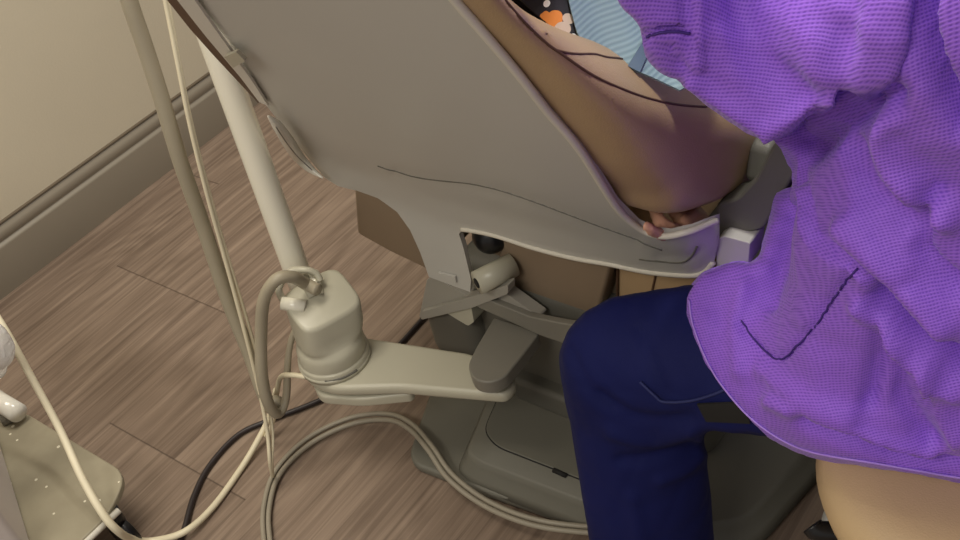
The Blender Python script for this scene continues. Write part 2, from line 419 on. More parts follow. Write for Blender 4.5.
def nets(D, lo, h):
    """surface nets"""
    n = D.shape; sg = D < 0
    cor = [(i, j, k) for i in (0, 1) for j in (0, 1) for k in (0, 1)]
    def sl(A, o): return A[o[0]:n[0]-1+o[0], o[1]:n[1]-1+o[1], o[2]:n[2]-1+o[2]]
    cnt = sum(sl(sg, o).astype(np.int8) for o in cor)
    act = (cnt > 0) & (cnt < 8); idx = np.full(act.shape, -1, np.int64); ijk = np.argwhere(act); idx[act] = np.arange(len(ijk))
    acc = np.zeros((len(ijk), 3)); num = np.zeros(len(ijk))
    for a in range(8):
        for b in range(a+1, 8):
            ca, cb = np.array(cor[a]), np.array(cor[b])
            if abs(ca-cb).sum() != 1: continue
            da = D[tuple((ijk+ca).T)]; db = D[tuple((ijk+cb).T)]; m = (da < 0) != (db < 0)
            t = np.where(m, da/np.where(m, da-db, 1), 0)
            acc += m[:, None]*(ca+t[:, None]*(cb-ca)); num += m
    V = lo+h*(ijk+acc/num[:, None]); Fc = []
    for axs in range(3):
        u, v = [(1, 2), (2, 0), (0, 1)][axs]
        A = np.moveaxis(sg, axs, 0); m = A[:-1] != A[1:]; m = np.moveaxis(m, 0, axs)
        e = np.argwhere(m); e = e[(e[:, u] > 0) & (e[:, v] > 0) & (e[:, u] < n[u]-1) & (e[:, v] < n[v]-1)]
        def at(du, dv):
            q = e.copy(); q[:, u] += du; q[:, v] += dv; return idx[tuple(q.T)]
        q = np.stack([at(-1, -1), at(0, -1), at(0, 0), at(-1, 0)], 1); flip = ~sg[tuple(e.T)]
        q[flip] = q[flip][:, ::-1]; Fc.append(q)
    return V, np.concatenate(Fc)
def relax(V, Fc, it=2, f=.5):
    V = V.copy()
    for _ in range(it):
        acc = np.zeros_like(V); c = np.zeros(len(V))
        for a in range(4):
            b = (a+1) % 4
            np.add.at(acc, Fc[:, a], V[Fc[:, b]]); np.add.at(c, Fc[:, a], 1); np.add.at(acc, Fc[:, b], V[Fc[:, a]]); np.add.at(c, Fc[:, b], 1)
        V += f*(acc/np.maximum(c, 1)[:, None]-V)
    return V
def vnormals(V, Fc):
    nf = np.cross(V[Fc[:, 2]]-V[Fc[:, 0]], V[Fc[:, 3]]-V[Fc[:, 1]]); nv = np.zeros_like(V)
    for a in range(4): np.add.at(nv, Fc[:, a], nf)
    return nv/(np.linalg.norm(nv, axis=1)[:, None]+1e-12)
def field_obj(name, Fd, mat, parent=None, label=None, it=2):
    V, Fc = Fd.mesh(); V = relax(V, Fc, it); return mesh(name, V, Fc, mat, parent, True, label)

# ---- thin shaped panels: an outline carried onto a real curved surface
def march(p, f, t0=.4, t1=2.6, n=220):
    r = ray(*p); ts = np.linspace(t0, t1, n); P = ORG+ts[:, None]*r; v = f(P)
    i = np.argmax(v < 0)
    if v[i] >= 0: i = int(np.argmin(v)); return P[i]
    a, b = ts[max(i-1, 0)], ts[i]
    for _ in range(30):
        m = (a+b)/2
        if f((ORG+m*r)[None])[0] < 0: b = m
        else: a = m
    return ORG+b*r
def panel(name, outline, f, step, thick, mat, parent=None, disp=None, label=None, back=None):
    """outline in picture units; f the implicit surface it lies on; thickness goes along 'back'"""
    P = np.array(outline, float); x0, y0 = P.min(0); x1, y1 = P.max(0)
    pts = []
    E = []
    dense = []
    for i in range(len(P)):
        a, b = P[i], P[(i+1) % len(P)]; k = max(1, int(np.linalg.norm(b-a)/step))
        for j in range(k): dense.append(a+(b-a)*j/k)
    nD = len(dense); pts = [tuple(p) for p in dense]; E = [(i, (i+1) % nD) for i in range(nD)]
    gx, gy = np.meshgrid(np.arange(x0, x1, step), np.arange(y0, y1, step)); s = poly_sdf(gx, gy, P)
    pts += [(a, b) for a, b, d in zip(gx.ravel(), gy.ravel(), s.ravel()) if d < -step*.6]
    v2, e2, f2, _, _, _ = delaunay_2d_cdt([Vector(p) for p in pts], E, [tuple(range(nD))], 1, 1e-4)
    Q = np.array([tuple(v) for v in v2]); W = np.array([march(q, f) for q in Q])
    if disp is not None: W = W+disp(Q)
    n = len(W); tris = [tuple(t) for t in f2]
    bk = np.array(back, float)*thick
    V = np.concatenate([W, W+bk]); cnt = {}
    for t in tris:
        for a, b in zip(t, t[1:]+t[:1]): cnt[(a, b)] = 1
    Fc = [t[::-1] for t in tris]+[tuple(a+n for a in t) for t in tris]
    for (a, b) in cnt:
        if (b, a) not in cnt: Fc.append((a, b, b+n, a+n))
    bm = bmesh.new(); bv = [bm.verts.new(v) for v in V]
    for t in Fc:
        try: bm.faces.new([bv[i] for i in t])
        except ValueError: pass
    o = from_bm(name, bm, mat, parent, True, label)
    for p in o.data.polygons: p.use_smooth = True
    try: o.data.set_sharp_from_angle(angle=math.radians(45))
    except Exception: pass
    return o
#__STRUCT__
# ================================================================== setting
WY = 2.064
o = box('floor', (-2.0, -2.0, -.05), (3.6, WY+.1, 0), M['floor'], bev=0.0005); o['kind'] = 'structure'
o = box('wall_left', (-2.0, WY+.012, 0), (3.6, WY+.12, 2.7), M['wall'], bev=.001); o['kind'] = 'structure'
prof = [(0.012, 0), (-.002, 0), (-.002, .098), (.0005, .1035), (.006, .106), (.006, .109), (.0025, .114), (.001, .124), (.003, .132), (.0075, .137), (.0075, .1415), (.012, .1415)]
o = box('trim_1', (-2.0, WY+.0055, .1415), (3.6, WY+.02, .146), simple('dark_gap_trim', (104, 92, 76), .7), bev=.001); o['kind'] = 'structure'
prism('baseboard_left', [(-2.0, WY+a, b) for a, b in prof], (5.6, 0, 0), M['base'], bev=0)['kind'] = 'structure'

# ================================================================== dental chair
chair = thing('dental_chair', 'grey dental treatment chair with tan upholstery and low grey floor base', 'dental chair', (0.95, .78, 0))
# shell surface: reclined back plane that turns upright low down, wrapping round the right side
def sm(a, b, k):                                                        # smooth max
    hh = np.clip(.5+.5*(a-b)/k, 0, 1); return b*(1-hh)+a*hh+k*hh*(1-hh)
def shell_f(P, off=0.):
    x, y, z = P[:, 0], P[:, 1], P[:, 2]
    pl = (1.11-.58*z-x)/1.156
    lo = .845-x
    b = -sm(-pl, -lo, .03)                                              # union of the two half spaces
    b = b+.02*np.clip((y-.8)/.35, -1, 1)**2                             # faintly dished across
    return sm(b, .462-y, .05)-off
shell_out = [(150, -50), (193, 0), (228, 40), (262, 100), (300, 148), (325, 178), (338, 186), (357, 190), (378, 198), (397, 212), (410, 230), (420, 252), (429, 277), (448, 284), (470, 292),
             (471, 280), (464, 250), (459, 234), (463, 229), (476, 231), (498, 236), (535, 248), (575, 258), (610, 264), (650, 272), (690, 276), (706, 271), (714, 262), (717, 245), (717, 221),
             (708, 224), (690, 231), (668, 236), (652, 234), (636, 226), (615, 205), (580, 150), (548, 112), (520, 76), (488, 38), (455, 0), (418, -46)]
creases = [([(395, 172), (433, 180), (500, 192), (533, 203), (597, 227), (637, 241)], 4.5, -.003), ([(352, 182), (400, 190), (445, 210), (500, 225), (560, 240), (640, 258), (690, 262)], 9, .003),
           ([(660, 256), (690, 258), (700, 250)], 5, -.0025)]
def shell_disp(Q):
    d = np.zeros((len(Q), 3))
    for L, wd, amp in creases:
        dd, _ = line_dist(Q, L); g = amp*np.exp(-(dd/wd)**2); d += g[:, None]*np.array([-.86, -.2, 0])
    return d
shell = panel('backrest_shell', shell_out, shell_f, 4, .012, M['shell'], chair, shell_disp, back=(.8, 0.12, .25))
rim = [march(p, shell_f) for p in catmull([(418, -46), (455, 0), (488, 38), (520, 76), (548, 112), (580, 150), (615, 205), (636, 226), (652, 234), (668, 236), (690, 231), (708, 224), (716, 221)], 5)]
tube('rim', rim, .0042, M['rimlip'], shell, n=1, seg=8, label='raised rim, coloured as lit, along the right edge of the shell')
rim2 = [march(p, shell_f) for p in catmull([(462, 229), (476, 231), (498, 236), (535, 248), (575, 258), (610, 264), (650, 272), (690, 275), (705, 271), (713, 262)], 5)]
tube('rim', rim2, .004, M['rimlip'], shell, n=1, seg=8, label='pale lip along the lower edge of the shell')
for L in ([(378, 166), (410, 177), (440, 182), (470, 185), (500, 192), (533, 203), (565, 215), (597, 227), (637, 241), (662, 250)], [(640, 258), (678, 262), (691, 257), (697, 247)]):
    tube('crease_line', [march(p, lambda P: shell_f(P, .0004))+shell_disp(np.array([p], float))[0] for p in catmull([np.array(q, float) for q in L], 5)], .0011, M['grey_dark'], shell, n=1, seg=6)
# bracket on the tongue of the shell: a small slot cover
panel('tongue_clip', [(438, 273), (455, 277), (456, 283), (440, 279)], lambda P: shell_f(P, .004), 4, .004, M['shell'], chair, back=(.8, 0, .2))
# left edge trim with its clip, glossy fin, and the brown upholstery that shows beyond the shell
panel('edge_trim', [(146, -50), (177, 0), (207, 38), (240, 77), (259, 102), (268, 106), (254, 84), (230, 50), (207, 18), (193, -2), (160, -50)], lambda P: shell_f(P, .006), 4, .004, simple('light_trim_plastic', (216, 212, 202), .35, .03, 5), chair, back=(.8, .1, .2), label='pale strip down the left edge of the shell')
panel('clip', [(224, 57), (236, 52), (245, 61), (233, 68)], lambda P: shell_f(P, .013), 4, .006, M['light_plastic'], chair, back=(.8, .1, .2))
panel('edge_lining', [(130, -50), (167, 0), (190, 29), (215, 57), (244, 88), (258, 103), (242, 75), (209, 36), (179, 0), (146, -50)], lambda P: shell_f(P, .0), 5, .012, M['stitch'], chair, back=(.8, .1, .2), label='brown lining showing beyond the left edge of the shell')
fin = tube('release_lever', [march(p, lambda P: shell_f(P, .016)) for p in [(268, 116), (277, 125), (287, 140), (297, 155), (309, 168), (323, 178)]], [.001, .007, .0095, .0095, .0065, .001], M['white'], chair, n=6, seg=16, label='glossy white lever at the left edge of the shell')
tube('lever_groove', [march(p, lambda P: shell_f(P, .0265)) for p in [(276, 127), (286, 142), (297, 156), (312, 170)]], .0008, M['grey_mid'], fin, n=4, seg=6)

# backrest cushion: thin pad plus the side bolster that swells towards the seat
def cz(p): q = ay(p, .47); return (q[0], q[2])
def cb(p, o=.04): q = cz(p); return (q[0]+o, q[1])
bol = [(.392, 1.345), cb((452, -4)), cb((520, 72)), cb((580, 145)), cb((615, 200), .05), cb((646, 230), .055), cb((662, 231), .03), cb((676, 227), .01), cz((698, 220)), cz((722, 211)), cz((752, 193)), cz((768, 176)), cz((776, 154)), cz((768, 128)), cz((740, 100)), cz((700, 73)), cz((660, 53)), cz((620, 40)), cz((585, 25)), cz((560, 13)), cz((528, -14)), (.425, 1.30), (.405, 1.35)]
pad = [(.375, 1.36), (.55, 1.00), (.775, .64), (.84, .64), (.572, 1.0), (.395, 1.36)]
Fd = Field((.28, .42, .44), (1.06, 1.12, 1.46), .0075)
Fd.extr_y([np.array(p) for p in bol], .452, .62, .03)
Fd.extr_y([np.array(p) for p in pad], .47, .87, .02, k=.02)
pipe_px = [(440, -90), (478, -34), (500, -6), (524, 22), (545, 42), (560, 53), (594, 76), (630, 92), (655, 100), (680, 105), (706, 107), (760, 108)]
PL = [cz(p) for p in pipe_px]
_V, _F = Fd.mesh(); _V = relax(_V, _F, 3)
def swell(Q):
    """the side swells along the piping and falls away above and below it"""
    Q = np.array(Q, float); d, sd = line_dist(Q[:, [0, 2]], PL); up_ = sd > 0
    if swell.sign is None: swell.sign = 1 if line_dist(np.array([[.85, .95]]), PL)[1][0] > 0 else -1
    up_ = sd*swell.sign > 0
    e_ = np.where(up_, d, -d)+.026; sh = np.where(e_ > 0, np.where(e_ > .03, .95*(e_-.015), .95*e_*e_/.06), .20*np.clip(-e_, 0, .13)); sh = np.minimum(sh, .09); wt = np.clip((.66-Q[:, 1])/.14, 0, 1)
    Q[:, 1] += sh*wt*np.clip((1.1-Q[:, 2])/.1, 0, 1); return Q
swell.sign = None
_V = relax(swell(_V), _F, 8)
back = mesh('backrest_cushion', _V, _F, M['tan'], chair)
from mathutils.bvhtree import BVHTree
_cb = BVHTree.FromPolygons([tuple(v) for v in _V], [tuple(int(a) for a in f) for f in _F])
def cushion_hit(p):
    r = ray(*p); h_, n_, _, _ = _cb.ray_cast(Vector(ORG), Vector(r/np.linalg.norm(r))); return None if h_ is None else np.array(h_)
def bol_f(P):
    return (np.array([.449])-P[:, 1])
def pipe(px, r):
    P = [cushion_hit(p) for p in catmull([np.array(q, float) for q in px], 5)]; tube('piping', [p for p in P if p is not None], r, M['stitch'], back, n=1, seg=8, label='dark piping seam of the side bolster')
pipe(pipe_px[1:-1], .0014)
pipe([(556, 50), (568, 53), (580, 54), (594, 54), (606, 57), (616, 58), (622, 59)], .0012)

# seat: cushion, shrouds behind it
Fd2 = Field((.86, .56, .2), (1.62, 1.2, .54), .008)
Fd2.rbox((1.27, .895, .38), (.31, .27, .095), .04)
seat = field_obj('seat_cushion', Fd2, M['tan'], chair)
def sx_(p, x=.9): return ax(p, x)
def shroud(name, px, x, dx, mat, label=None, bev=.012):
    return prism(name, round_poly([sx_(p, x) for p in px], .012), (dx, 0, 0), mat, chair, bev=bev, label=label)
shroud('seat_shroud', [(466, 226), (478, 252), (500, 290), (530, 306), (600, 314), (618, 312), (618, 240), (480, 205)], .93, .07, M['tan_shaded'])
shroud('seat_shroud', [(500, 236), (498, 264), (507, 288), (520, 304), (542, 313), (596, 320), (612, 262), (612, 232), (520, 222)], .895, .05, M['tan_shaded'], 'rounded tan vinyl shroud, coloured as shaded, behind the seat, right of the hinge', bev=.022)
shroud('seat_shroud', [(352, 176), (356, 234), (390, 253), (432, 273), (440, 240), (400, 190)], .90, .16, M['tan_shaded'], 'tan vinyl shroud left of the hinge, reaching down below the shell')
prism('seat_side_panel', [ax(p, .915) for p in [(617, 255), (617, 312), (640, 318), (700, 300), (720, 262), (640, 235)]], (.04, 0, 0), M['tan'], chair, bev=.008)
prism('seat_side_seam', [ax(p, .913) for p in [(616, 258), (616, 312), (617, 312), (618, 258)]], (.004, 0, 0), M['stitch'], chair, bev=0)
prism('seat_side_seam', [ax(p, .913) for p in [(655, 272), (649, 300), (651, 300), (657, 272)]], (.004, 0, 0), M['stitch'], chair, bev=0)
box('footrest', (1.55, .66, .22), (2.05, 1.13, .36), M['tan'], chair, bev=.05)

# armrest at the right: bracket, post, pad
prism('armrest_bracket', round_poly([ax(p, .862) for p in [(716, 240), (724, 236), (750, 243), (748, 267), (716, 271)]], .004), (.04, 0, 0), M['shell'], chair, bev=.004)
prism('armrest_post', round_poly([ax(p, .88) for p in [(715, 205), (717, 238), (729, 240), (764, 229), (780, 200), (800, 165), (812, 138), (790, 120), (770, 150), (756, 178), (738, 198)]], .008), (.04, 0, 0), M['grey_dark'], chair, bev=.008, label='dark grey armrest post')
prism('armrest_cap', round_poly([ay(p, .43) for p in [(768, 186), (772, 150), (780, 136), (808, 140), (803, 170), (790, 186)]], .008), (0, .03, 0), M['grey_dark'], chair, bev=.01)
box('armrest_pad', (1.06, .40, .56), (1.36, .47, .61), M['tan'], chair, bev=.02)

# hinge, lift frame and links under the backrest
hp = ax((477, 283), .835); hq = hp+np.array([.055, -.026, .0]); hd = (hq-hp)/np.linalg.norm(hq-hp)
tube('hinge_barrel', [hp, hq], .018, M['light_plastic'], chair, n=1, seg=24)
tube('hinge_hole', [hp-hd*.0015, hp+hd*.004], .008, M['hole'], chair, n=1, seg=18)
Fh = Field((.82, .74, .28), (1.02, .92, .46), .006); Fh.cap((.90, .86, .37), (.98, .83, .38), .028, k=0)
field_obj('hinge_guard', Fh, M['black'], chair)
prism('lift_plate', round_poly([ax(p, .858) for p in [(427, 279), (433, 277), (470, 297), (463, 304), (440, 311), (419, 318)]], .006), (.03, 0, 0), M['link'], chair, bev=.004)
prism('lift_plate', round_poly([ax(p, .856) for p in [(443, 311), (470, 301), (474, 322), (468, 326)]], .004), (.03, 0, 0), M['light_plastic'], chair, bev=.003)
prism('lift_link', round_poly([ax(p, .850) for p in [(421, 312), (470, 297), (508, 285), (508, 294), (472, 308), (421, 320)]], .006), (.018, 0, 0), M['link'], chair, bev=.003)
prism('lift_link', round_poly([ax(p, .852) for p in [(468, 298), (478, 296), (500, 305), (530, 317), (565, 324), (640, 334), (640, 362), (570, 346), (540, 336), (505, 320), (478, 308)]], .006), (.012, 0, 0), M['grey_mid'], chair, bev=.004)  # darker grey than the other links, its shade put into the colour
prism('lift_link', round_poly([ax(p, .862) for p in [(470, 303), (504, 292), (540, 318), (535, 325), (505, 315)]], .006), (.02, 0, 0), M['link'], chair, bev=.003)
mc = ax((452, 334), .87); Fm = Field(mc-[.04, .12, .14], mc+[.2, .12, .14], .006)
Fm.rbox(mc+[.065, 0, 0], (.07, .058, .07), .028)
field_obj('lift_motor', Fm, M['grey_dark'], chair, label='dark grey rounded motor housing under the hinge')
Fc_ = Field((.86, .48, .02), (1.32, 1.0, .32), .01); Fc_.rbox((1.09, .74, .17), (.2, .22, .13), .03)
field_obj('lift_column', Fc_, M['grey_dark'], chair)

# floor base: flange, raised body, inset service cover
fl = round_poly([np.append(q[:2], 0) for q in [az(p, .018) for p in [(434, 380), (409, 452), (414, 464), (470, 486), (585, 526), (680, 540), (751, 540), (826, 450)]]]+[np.array([1.6, .40, 0]), np.array([1.6, 1.08, 0])], [.01, .03, .03, .05, .05, .02, .02, .02, .06, .06])
base = prism('base_plate', fl, (0, 0, .018), M['base_metal'], chair, bev=.006)
bodyo = [az(p, .05) for p in [(500, 372), (487, 402), (466, 452), (478, 462), (590, 505), (690, 525), (745, 520), (808, 450)]]
body = round_poly([np.append(q[:2], .012) for q in bodyo]+[np.array([1.5, .45, .012]), np.array([1.5, 1.0, .012])], .03)
rings = []
cxy = np.array([1.0, .7])
for z, s in ((.014, 1.09), (.024, 1.05), (.04, 1.012), (.050, 1.0), (.0525, .985)):
    rings.append([np.append(cxy+(p[:2]-cxy)*s, z) for p in body])
loft('base_cover', rings, M['base_metal'], chair)
cov = round_poly([np.append(az(p, .054)[:2], .0515) for p in [(512, 366), (498, 398), (484, 430), (496, 446), (583, 480), (680, 516), (694, 440), (640, 390)]], [.01, .02, .03, .03, .02, .02, .02, .02])
sc = prism('service_cover', cov, (0, 0, .0035), M['base_metal'], chair, bev=.002)
tube('cover_gap', [p+np.array([0, 0, .0012]) for p in cov]+[cov[0]+np.array([0, 0, .0012])], .0016, M['hole'], sc, n=1, seg=6)
lt = az((560, 473), .054); tube('latch', [lt+np.array([0, .012, 0]), lt+np.array([0, -.012, 0])], .004, M['hole'], sc, n=1, seg=10)
box('riser_block', (.865, .60, .05), (1.05, .86, .10), M['grey_dark'], chair, bev=.01)

# ================================================================== delivery arm
arm = thing('delivery_arm', 'cream-grey swivelling arm with round joint and tall white post beside the dental chair', 'equipment arm', (.70, 1.04, .17))
def zl(pts, z): return [az(p, z) for p in pts]
ao = round_poly(zl([(300, 354), (340, 334), (372, 337), (470, 352), (508, 368), (517, 381), (506, 395), (470, 392), (400, 386), (330, 388), (304, 377)], .205), [.03, .03, .01, .01, .03, .02, .03, .02, .02, .03, .03])
prism('arm_beam', ao, (0, 0, -.022), M['light_plastic'], arm, bev=.008)
au = round_poly(zl([(306, 368), (345, 345), (400, 372), (414, 388), (410, 394), (360, 399), (318, 396)], .18), .015)
prism('arm_underplate', au, (0, 0, -.02), M['light_plastic'], arm, bev=.005)
# pivot cover that carries the arm from the chair
fo = round_poly(zl([(494, 317), (540, 332), (528, 348), (505, 377), (490, 383), (474, 380), (467, 366), (476, 347)], .245), [.005, .008, .01, .02, .025, .025, .02, .01])
prism('pivot_cover', fo, (0, 0, -.025), M['grey_mid'], arm, bev=.005, label='darker grey rounded pivot cover over the end of the arm')
jc = np.array([.7055, 1.060])
def sup(cx, cy, a, b, e, th, z, tilt=0):
    out = []
    for k in range(48):
        t = 2*PI*k/48; ct, st = math.cos(t), math.sin(t)
        u = a*math.copysign(abs(ct)**e, ct); v = b*math.copysign(abs(st)**e, st)
        x = cx+u*math.cos(th)-v*math.sin(th); y = cy+u*math.sin(th)+v*math.cos(th); out.append(np.array([x, y, z+tilt*v]))
    return out
TH = math.radians(-20)
def jr(t, a, b, e, z, tl=0): return sup(jc[0]+.012*t, jc[1]-.003*t, a, b, e, TH, z, tl)
r0 = [jr(0, .054, .054, 1, .200), jr(0, .0565, .0565, 1, .203), jr(0, .0565, .0565, 1, .219), jr(0, .055, .055, 1, .2215), jr(0, .0535, .0535, 1, .2222), jr(0, .0535, .0535, 1, .224), jr(.05, .0540, .0540, 1, .225), jr(.1, .0535, .0535, 1, .240), jr(.2, .051, .051, .95, .249), jr(.3, .048, .046, .85, .253),
      jr(.4, .050, .0445, .72, .256), jr(.5, .0505, .042, .6, .262), jr(.7, .051, .041, .5, .275), jr(1, .051, .0405, .45, .310, .2), jr(1, .0508, .040, .45, .318, .35), jr(1, .0495, .0388, .45, .3215, .35), jr(1, .046, .0355, .45, .3225, .35)]
joint = loft('swivel_joint', r0, M['light_plastic'], arm)
tube('joint_ring', [np.append(jc, .205), np.append(jc, .213)], .0575, M['light_plastic'], joint, n=1, seg=48)
lb = az((345, 378), .212); tube('joint_slot', catmull([az(p, .213) for p in [(325, 381), (342, 378), (357, 370)]], 5), .0022, M['grey_dark'], joint, n=1, seg=6)
pb0 = az((297, 271), .325); pt = ay((218, 52), pb0[1]+.005); pdir = (pt-pb0)/np.linalg.norm(pt-pb0)
tube('post', [pb0-pdir*.03, pb0, pb0+pdir*.5, pb0+pdir*1.0, pb0+pdir*1.45], [.0208, .0205, .0192, .0182], M['post'], arm, n=1, seg=32, label='tall white post')
tube('post_collar', [pb0-pdir*.04, pb0+pdir*.004], .0195, M['light_plastic'], arm, n=1, seg=32)
for p, z in (((282, 303), .33), ((313, 272), .345), ((303, 277), .345)):
    q = az(p, z); e = np.append(jc, .315)+np.array([.0, -.012, 0])
    tube('hose_fitting', [q, q+(e-q)*.6], .0105 if p[0] == 282 else .0085, M['post' if p[0] != 303 else 'light_plastic'], arm, n=1, seg=16)
tube('support_strut', [np.append(jc, .16)+np.array([0, .01, 0]), np.append(jc, .19)], .03, M['grey_mid'], arm, n=1, seg=24)

# ================================================================== hoses and cables
def hose(name, label, pts, r, mat, cat='hose', seg=12, group=None):
    o = tube(name, pts, r, mat, n=10, seg=seg); return tag(o, label, cat, group)
hose('suction_hose', 'thick grey hose hanging down past the baseboard left of the white post',
     [ay((112, -60), 1.2), ay((129, 0), 1.2), ay((146, 50), 1.2), ay((162, 100), 1.2), ay((180, 160), 1.2), ay((203, 225), 1.2), ay((228, 300), 1.19), ay((250, 355), 1.17), ay((263, 392), 1.15), ay((272, 408), 1.14), ay((279, 400), 1.13)], .0112, M['hose_grey'])
hose('loop_hose', 'thick grey hose looping from the top of the arm joint',
     [az((318, 290), .345), az((306, 284), .350), ay((292, 277), 1.07), ay((276, 280), 1.08), ay((264, 300), 1.10), ay((261, 335), 1.115), ay((262, 375), 1.12), ay((268, 402), 1.12), ay((278, 414), 1.12), ay((286, 398), 1.12), ay((288, 360), 1.115), ay((293, 335), 1.11), ay((304, 318), 1.10)], [.0095, .0095, .0095, .0095, .0095, .007, .005, .005], M['hose_grey'])
hose('joint_tube', 'thin cream tube curving over the back of the arm joint', [az((283, 300), .33), az((279, 288), .352), az((290, 272), .36), az((306, 270), .36), az((316, 274), .35), az((320, 281), .34)], .0055, M['light_plastic'], 'tube')
for dx, lab in ((0, 'thin cream tube hanging straight down left of the white post, front one of the pair'), (6, 'thin cream tube hanging straight down left of the white post, rear one of the pair')):
    k = dx/6
    hose('instrument_tube', lab, [ay((152+dx*.3, -60), 1.16), ay((165+dx*.4, 0), 1.16), ay((177+dx*.3, 60), 1.16), ay((190+dx*.3, 125), 1.16), ay((206+dx*.4, 190), 1.16), ay((224+dx*.5, 255), 1.16), ay((243+dx*.9, 325), 1.155), ay((258+dx*1.1, 385), 1.15), ay((267+dx*.9, 430), 1.14), ay((270+dx*.3, 462), 1.13), az((273, 478), .004)],
         .0028 if k else .0032, M['hose_cream'], 'tube')
hose('short_feed_tube', 'short cream tube plugged into the lower side of the arm joint', [az((306, 377), .205), az((292, 375), .205), az((281, 377), .19), az((277, 392), .15), az((272, 425), .06), az((266, 436), .02)], .0042, M['hose_cream'], 'tube')
hose('cream_hose', 'long cream hose sagging from the plastic bag over the cart plate and along the floor',
     [az((-14, 300), .40), az((8, 335), .36), az((34, 382), .28), az((60, 430), .21), az((82, 478), .16), az((103, 514), .122), az((118, 531), .09), az((132, 539), .04), az((152, 541), .0100), az((184, 532), .0175), az((212, 508), .0085), az((240, 470), .0075), az((258, 440), .02), az((270, 415), .05), az((276, 390), .12)], [.0058, .0058, .0064, .0062, .0055, .0052, .005], M['hose_cream'])
hose('power_cable', 'black cable lying on the wood floor behind the hoses, reaching the chair base',
     [az((172, 560), .006), az((184, 530), .006), az((194, 496), .006), az((210, 465), .006), az((238, 435), .006), az((270, 420), .006), az((316, 402), .006), az((352, 384), .006), az((392, 352), .006), az((420, 322), .006), az((440, 300), .006)], .0048, M['cable_black'], 'cable')
for k, lab in ((0, 'grey cable sweeping across the floor onto the chair base, outer one of the pair'), (1, 'grey cable sweeping across the floor onto the chair base, inner one of the pair')):
    pp = [((272, 575), .008), ((264, 540), .008), ((264, 505), .008), ((276, 470), .008), ((308, 438), .008), ((350, 418), .012), ((388, 414), .02), ((412, 424), .033), ((432, 446), .044), ((452, 474), .036), ((486, 500), .03), ((530, 518), .032), ((580, 526), .030), ((640, 528), .022)]
    off = np.array([(1, -.5), (1, 0), (.9, .3), (.7, .6), (.5, .9), (.3, 1), (0, 1), (-.4, .9), (-.7, .6), (-.6, .8), (-.4, .9), (-.2, 1), (0, 1), (0, 1)])*6.0*k
    hose('floor_cable', lab, [az((p[0]+o_[0], p[1]+o_[1]), z) for (p, z), o_ in zip(pp, off)], .0043, M['cable_grey'], 'cable', 10)

# ================================================================== cart at the lower left
cart = thing('rolling_cart', 'beige rolling cart base with speckled plate at the lower left corner', 'cart', (.25, 1.5, 0))
po = round_poly([(.418, 1.62, .088), (.418, 1.30, .088), (.352, 1.262, .088), (.05, 1.262, .088), (.05, 1.62, .088)], [.05, .05, .03, .04, .04])
prism('base_plate', po, (0, 0, .014), M['plate'], cart, bev=.003)
tube('plate_edge', [(.365, 1.2605, .094), (.06, 1.2605, .094)], .0055, M['white'], cart, n=1, seg=8, label='white front edge of the plate')
e0, e1 = az((-2, 434), .102), az((33, 548), .102); dv = (e1-e0)/np.linalg.norm(e1-e0); nv = np.array([-dv[1], dv[0], 0])
nv = nv if nv[0] < 0 else -nv
prism('cabinet', [e0-dv*.02, e1+dv*.03, e1+dv*.03+nv*.22, e0-dv*.02+nv*.22], (0, 0, .62), M['cart'], cart, bev=.01)
tube('foot_rail', [az((-40, 372), .13), az((0, 402), .13), az((18, 413), .13)], .017, M['white'], cart, n=1, seg=24)
tube('foot_rail_socket', [az((2, 420), .11), az((16, 414), .11)], .012, M['grey_mid'], cart, n=1, seg=16)
def caster(cx, cy, parent, name='caster', R=.032):
    q = np.array([cx, cy, R])
    wl = tube(name, [q+np.array([-.011, 0, 0]), q+np.array([-.009, 0, 0]), q+np.array([.009, 0, 0]), q+np.array([.011, 0, 0])], [R*.86, R, R, R*.86], M['black'], parent, n=1, seg=28)
    hub = mesh('caster_fork', *tube_geo([q+np.array([0, .0, R*.6]), q+np.array([0, 0, R+.03])], .014, 14), M['black'], wl)
    return wl
caster(.358, 1.278, cart); caster(.375, 1.58, cart); caster(.09, 1.29, cart); caster(.09, 1.58, cart)
# plastic bag
rng = np.random.default_rng(4)
Fb = Field((.25, 1.0, .25), (.62, 1.55, .62), .006)
bc = ay((-21, 350), 1.42)
for k in range(9):
    a = bc+rng.normal(size=3)*np.array([.012, .012, .03]); Fb.cap(a, a+np.array([0, 0, .02]), .018+.006*rng.random(), k=.012)
field_obj('plastic_bag', Fb, M['bag'], it=1); tag(bpy.data.objects['plastic_bag'], 'crumpled clear plastic bag hanging at the left edge above the cart', 'plastic bag')

